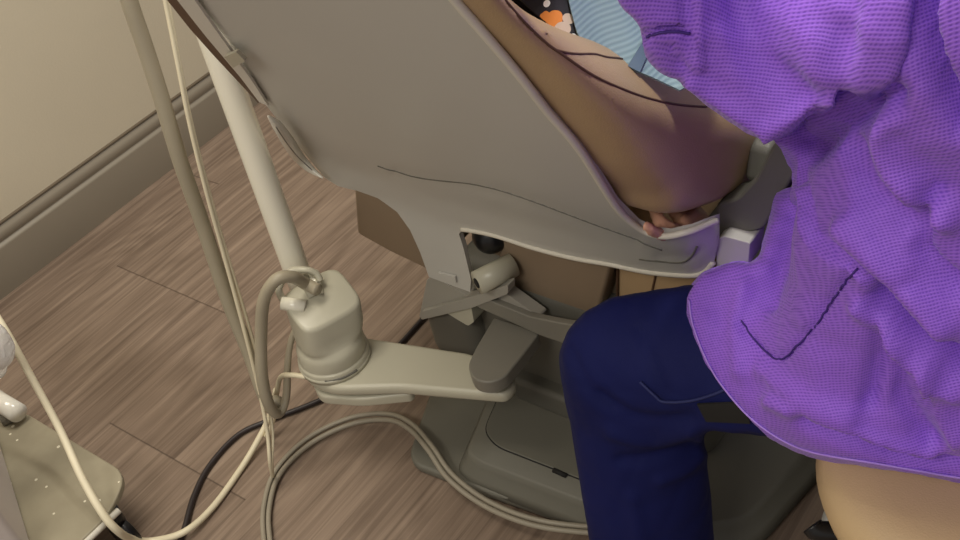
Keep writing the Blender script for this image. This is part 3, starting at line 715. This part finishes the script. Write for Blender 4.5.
# ================================================================== operator stool
stool = thing('operator_stool', 'beige padded round stool under the person in the purple gown', 'stool', (.745, .1, 0))
sc_ = np.array([.765, .112])
rr = []
for z, r in ((.330, .112), (.338, .132), (.358, .158), (.385, .178), (.405, .183), (.424, .176), (.436, .16), (.443, .13), (.445, .06)):
    rr.append([np.array([sc_[0]+r*math.cos(2*PI*k/64), sc_[1]+r*math.sin(2*PI*k/64), z]) for k in range(64)])
loft('seat', rr, M['stool'], stool)
tube('seat_pan', [(*sc_, .325), (*sc_, .346)], .14, M['black'], stool, n=1, seg=40)
tube('height_lever', [az((812, 526), .34), az((836, 532), .335), (*sc_, .33)], [.012, .011, .008], M['black'], stool, n=4, seg=12, label='black lever under the seat')
tube('gas_column', [(*sc_, .09), (*sc_, .33)], .025, M['chrome'], stool, n=1, seg=24)
for k in range(5):
    a = 2*PI*k/5+.5; e = np.array([sc_[0]+.24*math.cos(a), sc_[1]+.24*math.sin(a), .075])
    lg = tube('leg', [(*sc_, .10), e], [.022, .016], M['black'], stool, n=1, seg=14)
    q = np.array([e[0], e[1], .026])
    wl = mesh('caster', *tube_geo([q+np.array([-.012, 0, 0]), q+np.array([.012, 0, 0])], .026, 24), M['black'], lg)

# ================================================================== people
def unit(v): v = np.array(v, float); return v/np.linalg.norm(v)
def head(F, c, fwd, up, s=1.0):
    c = np.array(c, float); f = unit(fwd); u = unit(np.array(up)-f*(np.array(up)@f)); r = np.cross(f, u)
    F.cap(c+u*.03*s-f*.018*s, c+u*.035*s+f*.015*s, .084*s, .078*s, k=.02)          # skull
    F.cap(c+u*.01*s+f*.02*s, c-u*.065*s+f*.045*s, .070*s, .042*s, k=.03)            # face and jaw
    F.cap(c+u*.005*s+f*.085*s, c-u*.028*s+f*.108*s, .009*s, .014*s, k=.012)         # nose
    F.cap(c-u*.058*s+f*.082*s-r*.018*s, c-u*.058*s+f*.082*s+r*.018*s, .010*s, k=.008)  # lips
    F.cap(c-u*.066*s+f*.080*s-r*.014*s, c-u*.066*s+f*.080*s+r*.014*s, .009*s, k=.008)
    for sg in (-1, 1):
        F.cap(c+r*sg*.078*s+u*.012*s, c+r*sg*.082*s-u*.026*s, .014*s, .010*s, k=.008)  # ears
        F.cap(c+r*sg*.03*s+u*.022*s+f*.080*s, c+r*sg*.05*s+u*.020*s+f*.066*s, .010*s, k=.012)  # brow
    return c, f, u, r
def eyes(root, c, f, u, r, s=1.0):
    for sg in (-1, 1):
        p = c+r*sg*.031*s+u*.002*s+f*.078*s
        bm = bmesh.new(); bmesh.ops.create_uvsphere(bm, u_segments=16, v_segments=10, radius=.0125*s)
        for v in bm.verts: v.co += Vector(p)
        e = from_bm('eye', bm, M['eye'], root)
        q = p+f*.0105*s; V, Fc = tube_geo([q, q+f*.003*s], .0055*s, 14); mesh('pupil', V, Fc, M['black'], e)
def hair(root, c, f, u, r, s=1.0, long=False):
    lo = c-.2; H = Field(lo, c+.2, .006)
    H.cap(c+u*.045*s-f*.025*s, c+u*.050*s+f*.012*s, .088*s, .080*s, k=.01)
    H.cap(c+u*.01*s-f*.04*s, c-u*.03*s-f*.05*s, .080*s, .060*s, k=.02)
    if long: H.cap(c+u*.03*s-f*.10*s, c-u*.05*s-f*.13*s, .035*s, .02*s, k=.02)
    field_obj('hair', H, M['hair'], root)
def hand(F, w, d, n, r=.008, curl=.5, side=1, L=.082):
    """palm and five fingers; d points along the hand, n out of the palm"""
    w = np.array(w, float); d = unit(d); n = unit(np.array(n)-d*(np.array(n)@d)); s = np.cross(d, n)*side
    for k in (-.024, -.008, .008, .024): F.cap(w+s*k*.7, w+d*.075+s*k*1.15, .013, .0115, k=.008)
    for k, ln in ((-.030, .78), (-.0105, .98), (.0105, 1.05), (.031, .95)):
        a = w+d*.078+s*k; q1 = unit(d+n*curl*.6); q2 = unit(d+n*curl*1.6); q3 = unit(d+n*curl*2.8)
        b = a+q1*L*.48*ln; c2 = b+q2*L*.30*ln; e = c2+q3*L*.22*ln
        F.cap(a, b, r, r*.93, k=.003); F.cap(b, c2, r*.93, r*.86, k=.002); F.cap(c2, e, r*.86, r*.75, k=.002)
    a = w+d*.018+s*.026; b = a+unit(d*.7+s*.8+n*.3)*.042; c2 = b+unit(d*.9+s*.25+n*.5)*.028
    F.cap(a, b, r*1.25, r*1.05, k=.006); F.cap(b, c2, r*1.05, r*.85, k=.002)

# ---- the seated clinician
HIP_L, HIP_R = np.array([.775, .07, .535]), np.array([.945, .07, .535])
KN_L, AN_L = np.array([.722, .508, .450]), np.array([.682, .505, .085])
KN_R, AN_R = np.array([1.05, .37, .470]), np.array([1.03, .30, .085])
PEL, CH, NK = np.array([.86, .05, .56]), np.array([.82, .11, .88]), np.array([.80, .16, 1.07])
SH_L, EL_L, WR_L = np.array([.69, .14, 1.0]), ay((772, 68), .335), ay((628, -75), .395)
SH_R, EL_R, WR_R = np.array([.965, .18, .985]), np.array([1.06, .36, .82]), np.array([1.09, .56, .88])
B = Field((.40, -.14, .0), (1.20, .72, 1.44), .0065)
for y in (-.07, .07): B.cap(PEL+[y, 0, 0], CH+[y*1.1, 0, 0], .105, .105, k=.04)
B.cap(CH+[-.08, .01, .06], CH+[.08, .01, .06], .085, k=.04)
B.cap(NK+[-.09, 0, -.05], NK+[.09, 0, -.05], .055, k=.05); B.cap(NK-[0, 0, .03], NK+[-.005, .05, .08], .052, .048, k=.02)
for h_, kn, an in ((HIP_L, KN_L, AN_L), (HIP_R, KN_R, AN_R)):
    B.cap(h_, kn, .082, .056, k=.03); B.cap(kn, an, .054, .036, k=.02); B.cap(an-[0, 0, .045], an+[-.12, .01, -.055], .036, .026, k=.02)
for s_, e_, w_ in ((SH_L, EL_L, WR_L), (SH_R, EL_R, WR_R)):
    B.cap(s_, e_, .052, .042, k=.03); B.cap(e_, w_, .042, .028, k=.015)
hand(B, WR_L, (-.55, .6, .6), (.2, .1, -1), side=-1); hand(B, WR_R, (-.1, .95, .0), (-.2, -.1, -1), side=1)
hc = head(B, (.775, .27, 1.25), (-.1, .85, -.5), (0, .4, 1))
per = field_obj('person', B, M['skin'], None, it=2)
tag(per, 'seated person in a purple disposable gown and navy trousers bending over the dental chair', 'person')
eyes(per, *hc); hair(per, *hc, long=True)
for an in (AN_L, AN_R):
    Fs = Field(an-[.24, .1, .1], an+[.1, .1, .1], .006); Fs.cap(an+[.02, 0, -.042], an+[-.14, .01, -.046], .044, .038, k=.01); Fs.cap(an+[0, 0, -.03], an+[0, 0, -.01], .044, k=.02)
    field_obj('shoe', Fs, M['shoe'], per)

def cone_cut(Fd, poly, k=.006, scale=.00118, keep=None):
    """trims a garment along its hem line"""
    m = np.abs(Fd.d) < .06
    ijk = np.argwhere(m); P = Fd.lo+Fd.h*ijk; q = proj(P)
    s = np.full(len(q), 0.); CH_ = 200000; Pp = np.array(poly, float)
    for i in range(0, len(q), CH_): s[i:i+CH_] = poly_sdf(q[i:i+CH_, 0], q[i:i+CH_, 1], Pp)
    s *= scale; d = Fd.d[m]
    Fd.d[m] = sm(d, s, k)
    # beyond the band
    far = Fd.d < -.06
    ijk = np.argwhere(far)
    if len(ijk):
        q = proj(Fd.lo+Fd.h*ijk); s = np.concatenate([poly_sdf(q[i:i+CH_, 0], q[i:i+CH_, 1], Pp) for i in range(0, len(q), CH_)])*scale
        Fd.d[far] = np.maximum(Fd.d[far], s)
def folds(V, Nn, lst, mask=None):
    q = proj(V); d = np.zeros(len(V))
    for f in lst:
        L, wd, amp = f[0], f[1], f[2]
        L2 = catmull([np.array(p, float) for p in L], 4)
        dd, side = line_dist(q, L2)
        if len(f) > 3:                                                   # a lapped edge: one side lies over the other
            t = dd*side*f[3]; g = np.where(t > 0, np.exp(-t/70)*np.clip(t/3, 0, 1), 0)
            d += amp*g
        else: d += amp*np.exp(-(dd/wd)**2)
    if mask is not None: d *= mask
    return V+Nn*d[:, None]
def wrinkle(V, Nn, amp, freq, seed, stretch=(1, 1, 1)):
    rg = np.random.default_rng(seed); d = np.zeros(len(V)); Vs = V*np.array(stretch)
    for o_ in range(6):
        k = rg.normal(size=3); k /= np.linalg.norm(k); ph = rg.random()*6.28; fr = freq*(.6+1.4*rg.random())
        wob = np.sin(Vs@(rg.normal(size=3)*freq*.5)+rg.random()*6)
        d += (1-np.abs(np.sin(Vs@k*fr+ph+1.3*wob)))**2.5*rg.choice([-1, 1])
    return V+Nn*(amp*d/2)[:, None]

# trousers
T = Field((.52, -.10, .06), (1.20, .68, .72), .006)
T.cap(HIP_L, KN_L, .100, .092, k=.03); T.cap(KN_L, AN_L+[0, 0, .05], .092, .093, k=.02)
T.cap(HIP_R, KN_R, .100, .075, k=.03); T.cap(KN_R, AN_R+[0, 0, .05], .072, .066, k=.02)
T.cap(HIP_L+[0, 0, .02], HIP_R+[0, 0, .02], .12, k=.04)
leg_px = [(900, 262), (700, 284), (650, 291), (612, 298), (586, 311), (567, 331), (559, 353), (562, 385), (571, 430), (581, 490), (591, 550), (596, 760), (740, 760), (719, 560), (712, 500), (706, 455), (703, 433), (712, 430), (770, 437), (860, 452), (1300, 520), (1300, 200)]
TL = T.d.copy(); cone_cut(T, leg_px, .008)
V, Fc = T.mesh(); V = relax(V, Fc, 2); Nn = vnormals(V, Fc)
V = wrinkle(V, Nn, .0022, 26, 3)
V = folds(V, vnormals(V, Fc), [([(612, 432), (640, 440), (668, 438), (690, 430)], 7, .007), ([(600, 395), (630, 415), (660, 420), (690, 418)], 6, -.006), ([(620, 460), (650, 458), (690, 448)], 6, -.006), ([(660, 480), (685, 470), (700, 455)], 6, .006),
                               ([(570, 350), (590, 390), (612, 410)], 5, -.004), ([(640, 330), (655, 370), (664, 396)], 6, -.004), ([(632, 500), (640, 540)], 8, .004), ([(664, 398), (690, 402), (722, 392)], 3, .004)])
tr = mesh('trousers', V, Fc, M['navy'], per, True)
Tf = T
def field_f(Fd_, off):
    D_, lo_, h_ = Fd_.d, Fd_.lo, Fd_.h
    def f(P):
        q = (P-lo_)/h_; i = np.floor(q).astype(int); ok = np.all((i >= 0) & (i < np.array(D_.shape)-1), axis=1); i = np.clip(i, 0, np.array(D_.shape)-2); fr = np.clip(q-i, 0, 1); v = np.zeros(len(P))
        for a in (0, 1):
            for b in (0, 1):
                for c in (0, 1):
                    v += (fr[:, 0] if a else 1-fr[:, 0])*(fr[:, 1] if b else 1-fr[:, 1])*(fr[:, 2] if c else 1-fr[:, 2])*D_[i[:, 0]+a, i[:, 1]+b, i[:, 2]+c]
        return np.where(ok, v, .2)-off
    return f
tf = field_f(T, .003)
pk = panel('gap_shade', [(697, 405), (745, 403), (750, 424), (706, 422)], tf, 4, .003, M['hole'], tr, back=(.8, .3, 0), label='dark patch standing for the shaded gap under the thigh')  # dark patch put in for the shade seen through the gap
tube('seam', [march(p, tf) for p in catmull([(640, 382), (655, 396), (664, 402), (690, 401), (712, 395), (724, 390)], 4)], .0016, M['navy_seam'], tr, n=1, seg=6)

# gown
G = Field((.44, -.20, .36), (1.14, .60, 1.16), .0055)
G.cap((.815, .05, .54), (.80, .15, .93), .185, .185, k=.05)
G.cap((.92, .05, .54), (.90, .15, .93), .17, .16, k=.05)
G.cap((.77, .08, .50), (.742, .46, .470), .118, .102, k=.05)
G.cap((.80, .12, .50), (.80, .40, .50), .11, .105, k=.06)
G.cap((.92, .10, .54), (.93, .40, .52), .12, .10, k=.06)
G.cap((.70, .24, .56), (.74, .20, .84), .08, .08, k=.06)
G.cap((.86, .20, .75), (.87, .34, .73), .11, .10, k=.05); G.cap((.70, .15, .99), (.80, .15, 1.0), .115, .12, k=.04)
body_px = [(776, 126), (790, 153), (803, 172), (806, 193), (795, 197), (783, 200), (779, 220), (772, 243), (764, 262), (752, 270), (735, 268), (700, 278), (688, 297), (692, 325), (705, 360), (723, 390), (750, 420), (780, 441), (813, 455), (873, 465), (930, 475), (1000, 486), (1400, 560), (1500, -700), (776, -700)]
cone_cut(G, body_px, .010)
G2 = Field((.44, .0, .64), (1.0, .62, 1.16), .0055)
G2.cap(SH_L, EL_L, .115, .097, k=.03); G2.cap(EL_L, WR_L, .097, .062, k=.04); G2.cap(EL_L+[.03, .0, -.02], EL_L+[.06, -.04, -.02], .10, .10, k=.05); G2.cap(EL_L+[.02, -.06, .02], SH_L+[.05, .03, -.06], .10, .1, k=.05)
slv_px = [(560, -120), (612, -20), (622, 4), (640, 18), (644, 36), (645, 50), (650, 62), (664, 74), (682, 81), (702, 98), (726, 118), (748, 132), (776, 137), (806, 131), (833, 121), (838, 108), (836, 94), (846, 93), (872, 97), (891, 90), (901, 76), (909, 45), (915, 0), (918, -80), (900, -300), (600, -300)]
cone_cut(G2, slv_px, .012)
GR = Field((.64, .0, .64), (1.16, .62, 1.16), .007)
GR.cap(SH_R, EL_R, .095, .075, k=.03); GR.cap(EL_R, WR_R, .075, .055, k=.03)
parts = []
fold_body = [([(924, -20), (917, 20), (930, 70), (962, 128)], 11, -.022), ([(812, 205), (822, 238), (850, 255), (874, 270), (886, 292)], 0, .013, 1),
             ([(856, 270), (845, 283), (832, 302), (815, 326), (797, 346), (782, 359), (768, 354), (752, 337), (742, 320)], 2.6, -.007),
             ([(884, 290), (918, 328), (968, 368)], 7, -.026), ([(868, 300), (905, 345), (960, 392)], 9, .010), ([(850, 225), (895, 268), (945, 325)], 13, .012),
             ([(800, 205), (786, 255), (772, 305)], 9, -.006), ([(745, 290), (738, 330), (742, 370)], 10, .006), ([(765, 370), (800, 395), (850, 415)], 9, .006), ([(806, 418), (850, 436), (905, 456), (965, 470)], 7, -.013), ([(775, 400), (835, 424), (930, 455)], 8, .009),
             ([(880, 300), (882, 340), (870, 400)], 9, -.010), ([(900, 360), (905, 400), (930, 440)], 10, -.008), ([(930, 360), (945, 410), (960, 440)], 8, .008),
             ([(850, 150), (865, 190), (905, 225)], 12, -.010), ([(885, 110), (905, 170), (950, 215)], 13, .013), ([(935, 190), (920, 250), (960, 290)], 9, -.010), ([(810, 150), (850, 120), (890, 100)], 12, -.014)]
fold_slv = [([(697, -10), (700, 30), (697, 66)], 5, .008), ([(684, -10), (687, 30), (682, 66)], 5, -.004), ([(643, 37), (664, 31), (692, 33)], 2.2, -.007), ([(738, -14), (746, 34), (772, 78), (812, 116)], 22, -.013), ([(715, -14), (722, 40), (748, 92), (775, 118)], 14, .003),
            ([(790, -12), (804, 40), (828, 84)], 18, .005), ([(846, -12), (843, 40), (838, 92)], 16, -.008), ([(870, -12), (868, 40), (858, 80)], 15, .004), ([(770, 128), (800, 118), (832, 104)], 7, .008), ([(690, 80), (725, 105), (765, 130)], 6, .006), ([(668, 50), (672, 62), (682, 74)], 5, -.006)]
for Fg, fo, fr in ((G, fold_body, 1), (G2, fold_slv, 2), (GR, [], 3)):
    V, Fc = Fg.mesh(); V = relax(V, Fc, 3); V = wrinkle(V, vnormals(V, Fc), .0040, 20, 7+fr); V = relax(V, Fc, 1)
    V = folds(V, vnormals(V, Fc), [(f[0], f[1], f[2]*(1.45 if fr == 1 and f[1] > 5 else 1), *f[3:]) for f in fo]) if fo else V
    V = wrinkle(V, vnormals(V, Fc), .0012, 60, 17+fr)
    parts.append((V, Fc))
Vg = np.concatenate([p[0] for p in parts]); offs_ = np.cumsum([0]+[len(p[0]) for p in parts]); Fg = np.concatenate([p[1]+o_ for p, o_ in zip(parts, offs_)])
gown = mesh('gown', Vg, Fg, M['gown'], per)
at_ = gown.data.attributes.new('weave', 'FLOAT_VECTOR', 'POINT')
Va = np.array([v.co for v in gown.data.vertices]); uu = (Va[:, 0]-Va[:, 1])*.707; vv = Va[:, 2]*.8+(Va[:, 0]+Va[:, 1])*.42
isl = (np.arange(len(Va)) >= offs_[1]) & (np.arange(len(Va)) < offs_[2]); a_ = np.where(isl, .35, -.06)
at_.data.foreach_set('vector', np.stack([uu*np.cos(a_)-vv*np.sin(a_), uu*np.sin(a_)+vv*np.cos(a_), 0*uu], 1).astype(np.float32).ravel())

from mathutils.bvhtree import BVHTree
_bv = BVHTree.FromPolygons([tuple(v) for v in Vg], [tuple(int(a) for a in f) for f in Fg])
def on_gown(p, lift=.0011):
    r = ray(*p); r = r/np.linalg.norm(r); h_, n_, _, _ = _bv.ray_cast(Vector(ORG), Vector(r))
    return None if h_ is None else np.array(h_)+np.array(n_)*lift*(1 if Vector(r).dot(n_) < 0 else -1)
def gown_line(name, px, r, mat, label=None):
    P = [on_gown(p) for p in catmull([np.array(p, float) for p in px], 6)]; P = [p for p in P if p is not None]
    return tube(name, P, r, mat, gown, n=1, seg=6, label=label)
M['gown_line'] = simple('purple_seam', (62, 34, 120), .7, .05); M['gown_hem'] = simple('pale_purple_hem', (176, 138, 232), .6, .05)
gown_line('seam', [(858, 269), (845, 283), (832, 302), (815, 326), (797, 346), (782, 359), (768, 354), (752, 337), (742, 320)], .0009, M['gown_line'], 'dark seam of the gown pocket')
gown_line('seam', [(647, 37), (664, 32), (691, 33)], .0011, M['gown_line'], 'dark seam at the gown cuff')
gown_line('hem', [(690, 300), (694, 325), (707, 359), (725, 388), (752, 418), (782, 439), (815, 452), (874, 462), (930, 472), (962, 477)], .0011, M['gown_hem'], 'pale hem of the gown')

# ---- the patient
Pb = Field((.40, .46, .02), (2.05, 1.12, 1.50), .0075)
PP, PC, PN = np.array([1.05, .78, .585]), np.array([.82, .755, .97]), np.array([.69, .755, 1.17])
for y in (-.075, .075): Pb.cap(PP+[0, y, 0], PC+[0, y*1.05, 0], .105, .10, k=.04)
Pb.cap(PC+[-.04, -.10, .08], PC+[-.04, .10, .08], .07, k=.05); Pb.cap(PN-[0, 0, .04], PN+[-.05, 0, .07], .05, .046, k=.02)
PSR, PER, PWR = np.array([.765, .615, 1.035]), np.array([.94, .585, .80]), np.array([.905, .578, .615])
PSL, PEL_, PWL = np.array([.765, .90, 1.035]), np.array([.96, .945, .82]), np.array([1.12, .84, .72])
for a, b, c in ((PSR, PER, PWR), (PSL, PEL_, PWL)): Pb.cap(a, b, .046, .038, k=.03); Pb.cap(b, c, .037, .026, k=.012)
Pb.cap(PWR, PWR+[-.008, -.006, -.055], .026, .022, k=.012)
for (p, q) in (((646, 227), (662, 235)), ((668, 225), (685, 231)), ((684, 219), (697, 226)), ((694, 213), (703, 219))):
    a = ay(p, .512); b = ay(q, .512); Pb.cap(b, a, .0088, .0078, k=.002); Pb.cap(b, np.array([.895, .562, .555])+(b-np.array([.87, .512, .51]))*.4, .009, .010, k=.004)
Pb.cap(PWR+[-.005, .015, -.04], PWR+[-.02, .04, -.08], .011, .008, k=.004)
hand(Pb, PWL, (.75, -.5, -.1), (0, 0, -1), side=-1)
for y in (-.1, .1):
    h_ = PP+[0, y, 0]; k_ = np.array([1.50, .78+y*1.1, .56]); an = np.array([1.90, .78+y, .45])
    Pb.cap(h_, k_, .08, .056, k=.03); Pb.cap(k_, an, .054, .036, k=.02); Pb.cap(an, an+[.05, 0, .13], .034, .026, k=.02)
ph = head(Pb, (.60, .755, 1.30), (.72, 0, .45), (-.4, 0, 1), .95)
pat = field_obj('person', Pb, M['skin'], None, it=2)
tag(pat, 'patient lying back in the dental chair in a dark printed shirt under a blue bib', 'person')
eyes(pat, *ph, .95); hair(pat, *ph, .95)
Sh = Field((.50, .46, .50), (1.24, 1.08, 1.24), .0075)
for y in (-.075, .075): Sh.cap(PP+[0, y, .0], PC+[0, y*1.05, 0], .118, .112, k=.04)
Sh.cap(PC+[-.04, -.10, .08], PC+[-.04, .10, .08], .08, k=.05)
for a, b in ((PSR, PER), (PSL, PEL_)): Sh.cap(a, a+(b-a)*.92, .060, .054, k=.03)
V, Fc = Sh.mesh(); V = relax(V, Fc, 2); V = wrinkle(V, vnormals(V, Fc), .003, 24, 5); mesh('shirt', V, Fc, M['shirt'], pat)
Tp = Field((.9, .5, .3), (2.0, 1.08, .78), .0085)
for y in (-.1, .1):
    h_ = PP+[0, y, -.005]; k_ = np.array([1.50, .78+y*1.1, .56]); an = np.array([1.86, .78+y, .46]); Tp.cap(h_, k_, .092, .068, k=.03); Tp.cap(k_, an, .066, .055, k=.02)
field_obj('trousers', Tp, M['jean'], pat)
# ---- bib over the patient's side
BN = unit((-.30, -.50, .80)); BP = ay((618, 68), .498)
def drape(P, off=0.):
    d = (P-BP)@BN
    u = P[:, 0]-P[:, 1]
    return d-.006*np.sin(u*38)-.004*np.sin(u*71+1)-off
tail = panel('shirt_side', [(470, -70), (506, -14), (530, 8), (560, 34), (590, 54), (612, 64), (616, 30), (610, -70)], lambda P: drape(P, -.006), 6, .003, M['shirt'], pat, back=(.3, .4, -.8), label='printed side of the dark shirt')
bib = panel('bib', [(556, -60), (566, -12), (571, 10), (577, 32), (584, 46), (600, 56), (622, 65), (650, 76), (680, 90), (716, 70), (724, 0), (710, -60)], drape, 5, .003, M['bib'], None, back=(.3, .4, -.8))
tag(bib, 'pale blue ribbed paper bib over the patient between the tan bolster and the purple sleeve', 'bib')
fl2 = panel('bib_fold_shade', [(628, 66), (650, 30), (657, 33), (640, 72)], lambda P: drape(P, .004), 4, .002, simple('shaded_bib_blue', (84, 104, 124), .7, .05), bib, back=(.5, .5, -.3), label='darker blue strip for the shadow of a bib fold')  # fold shadow laid on the bib as a darker strip
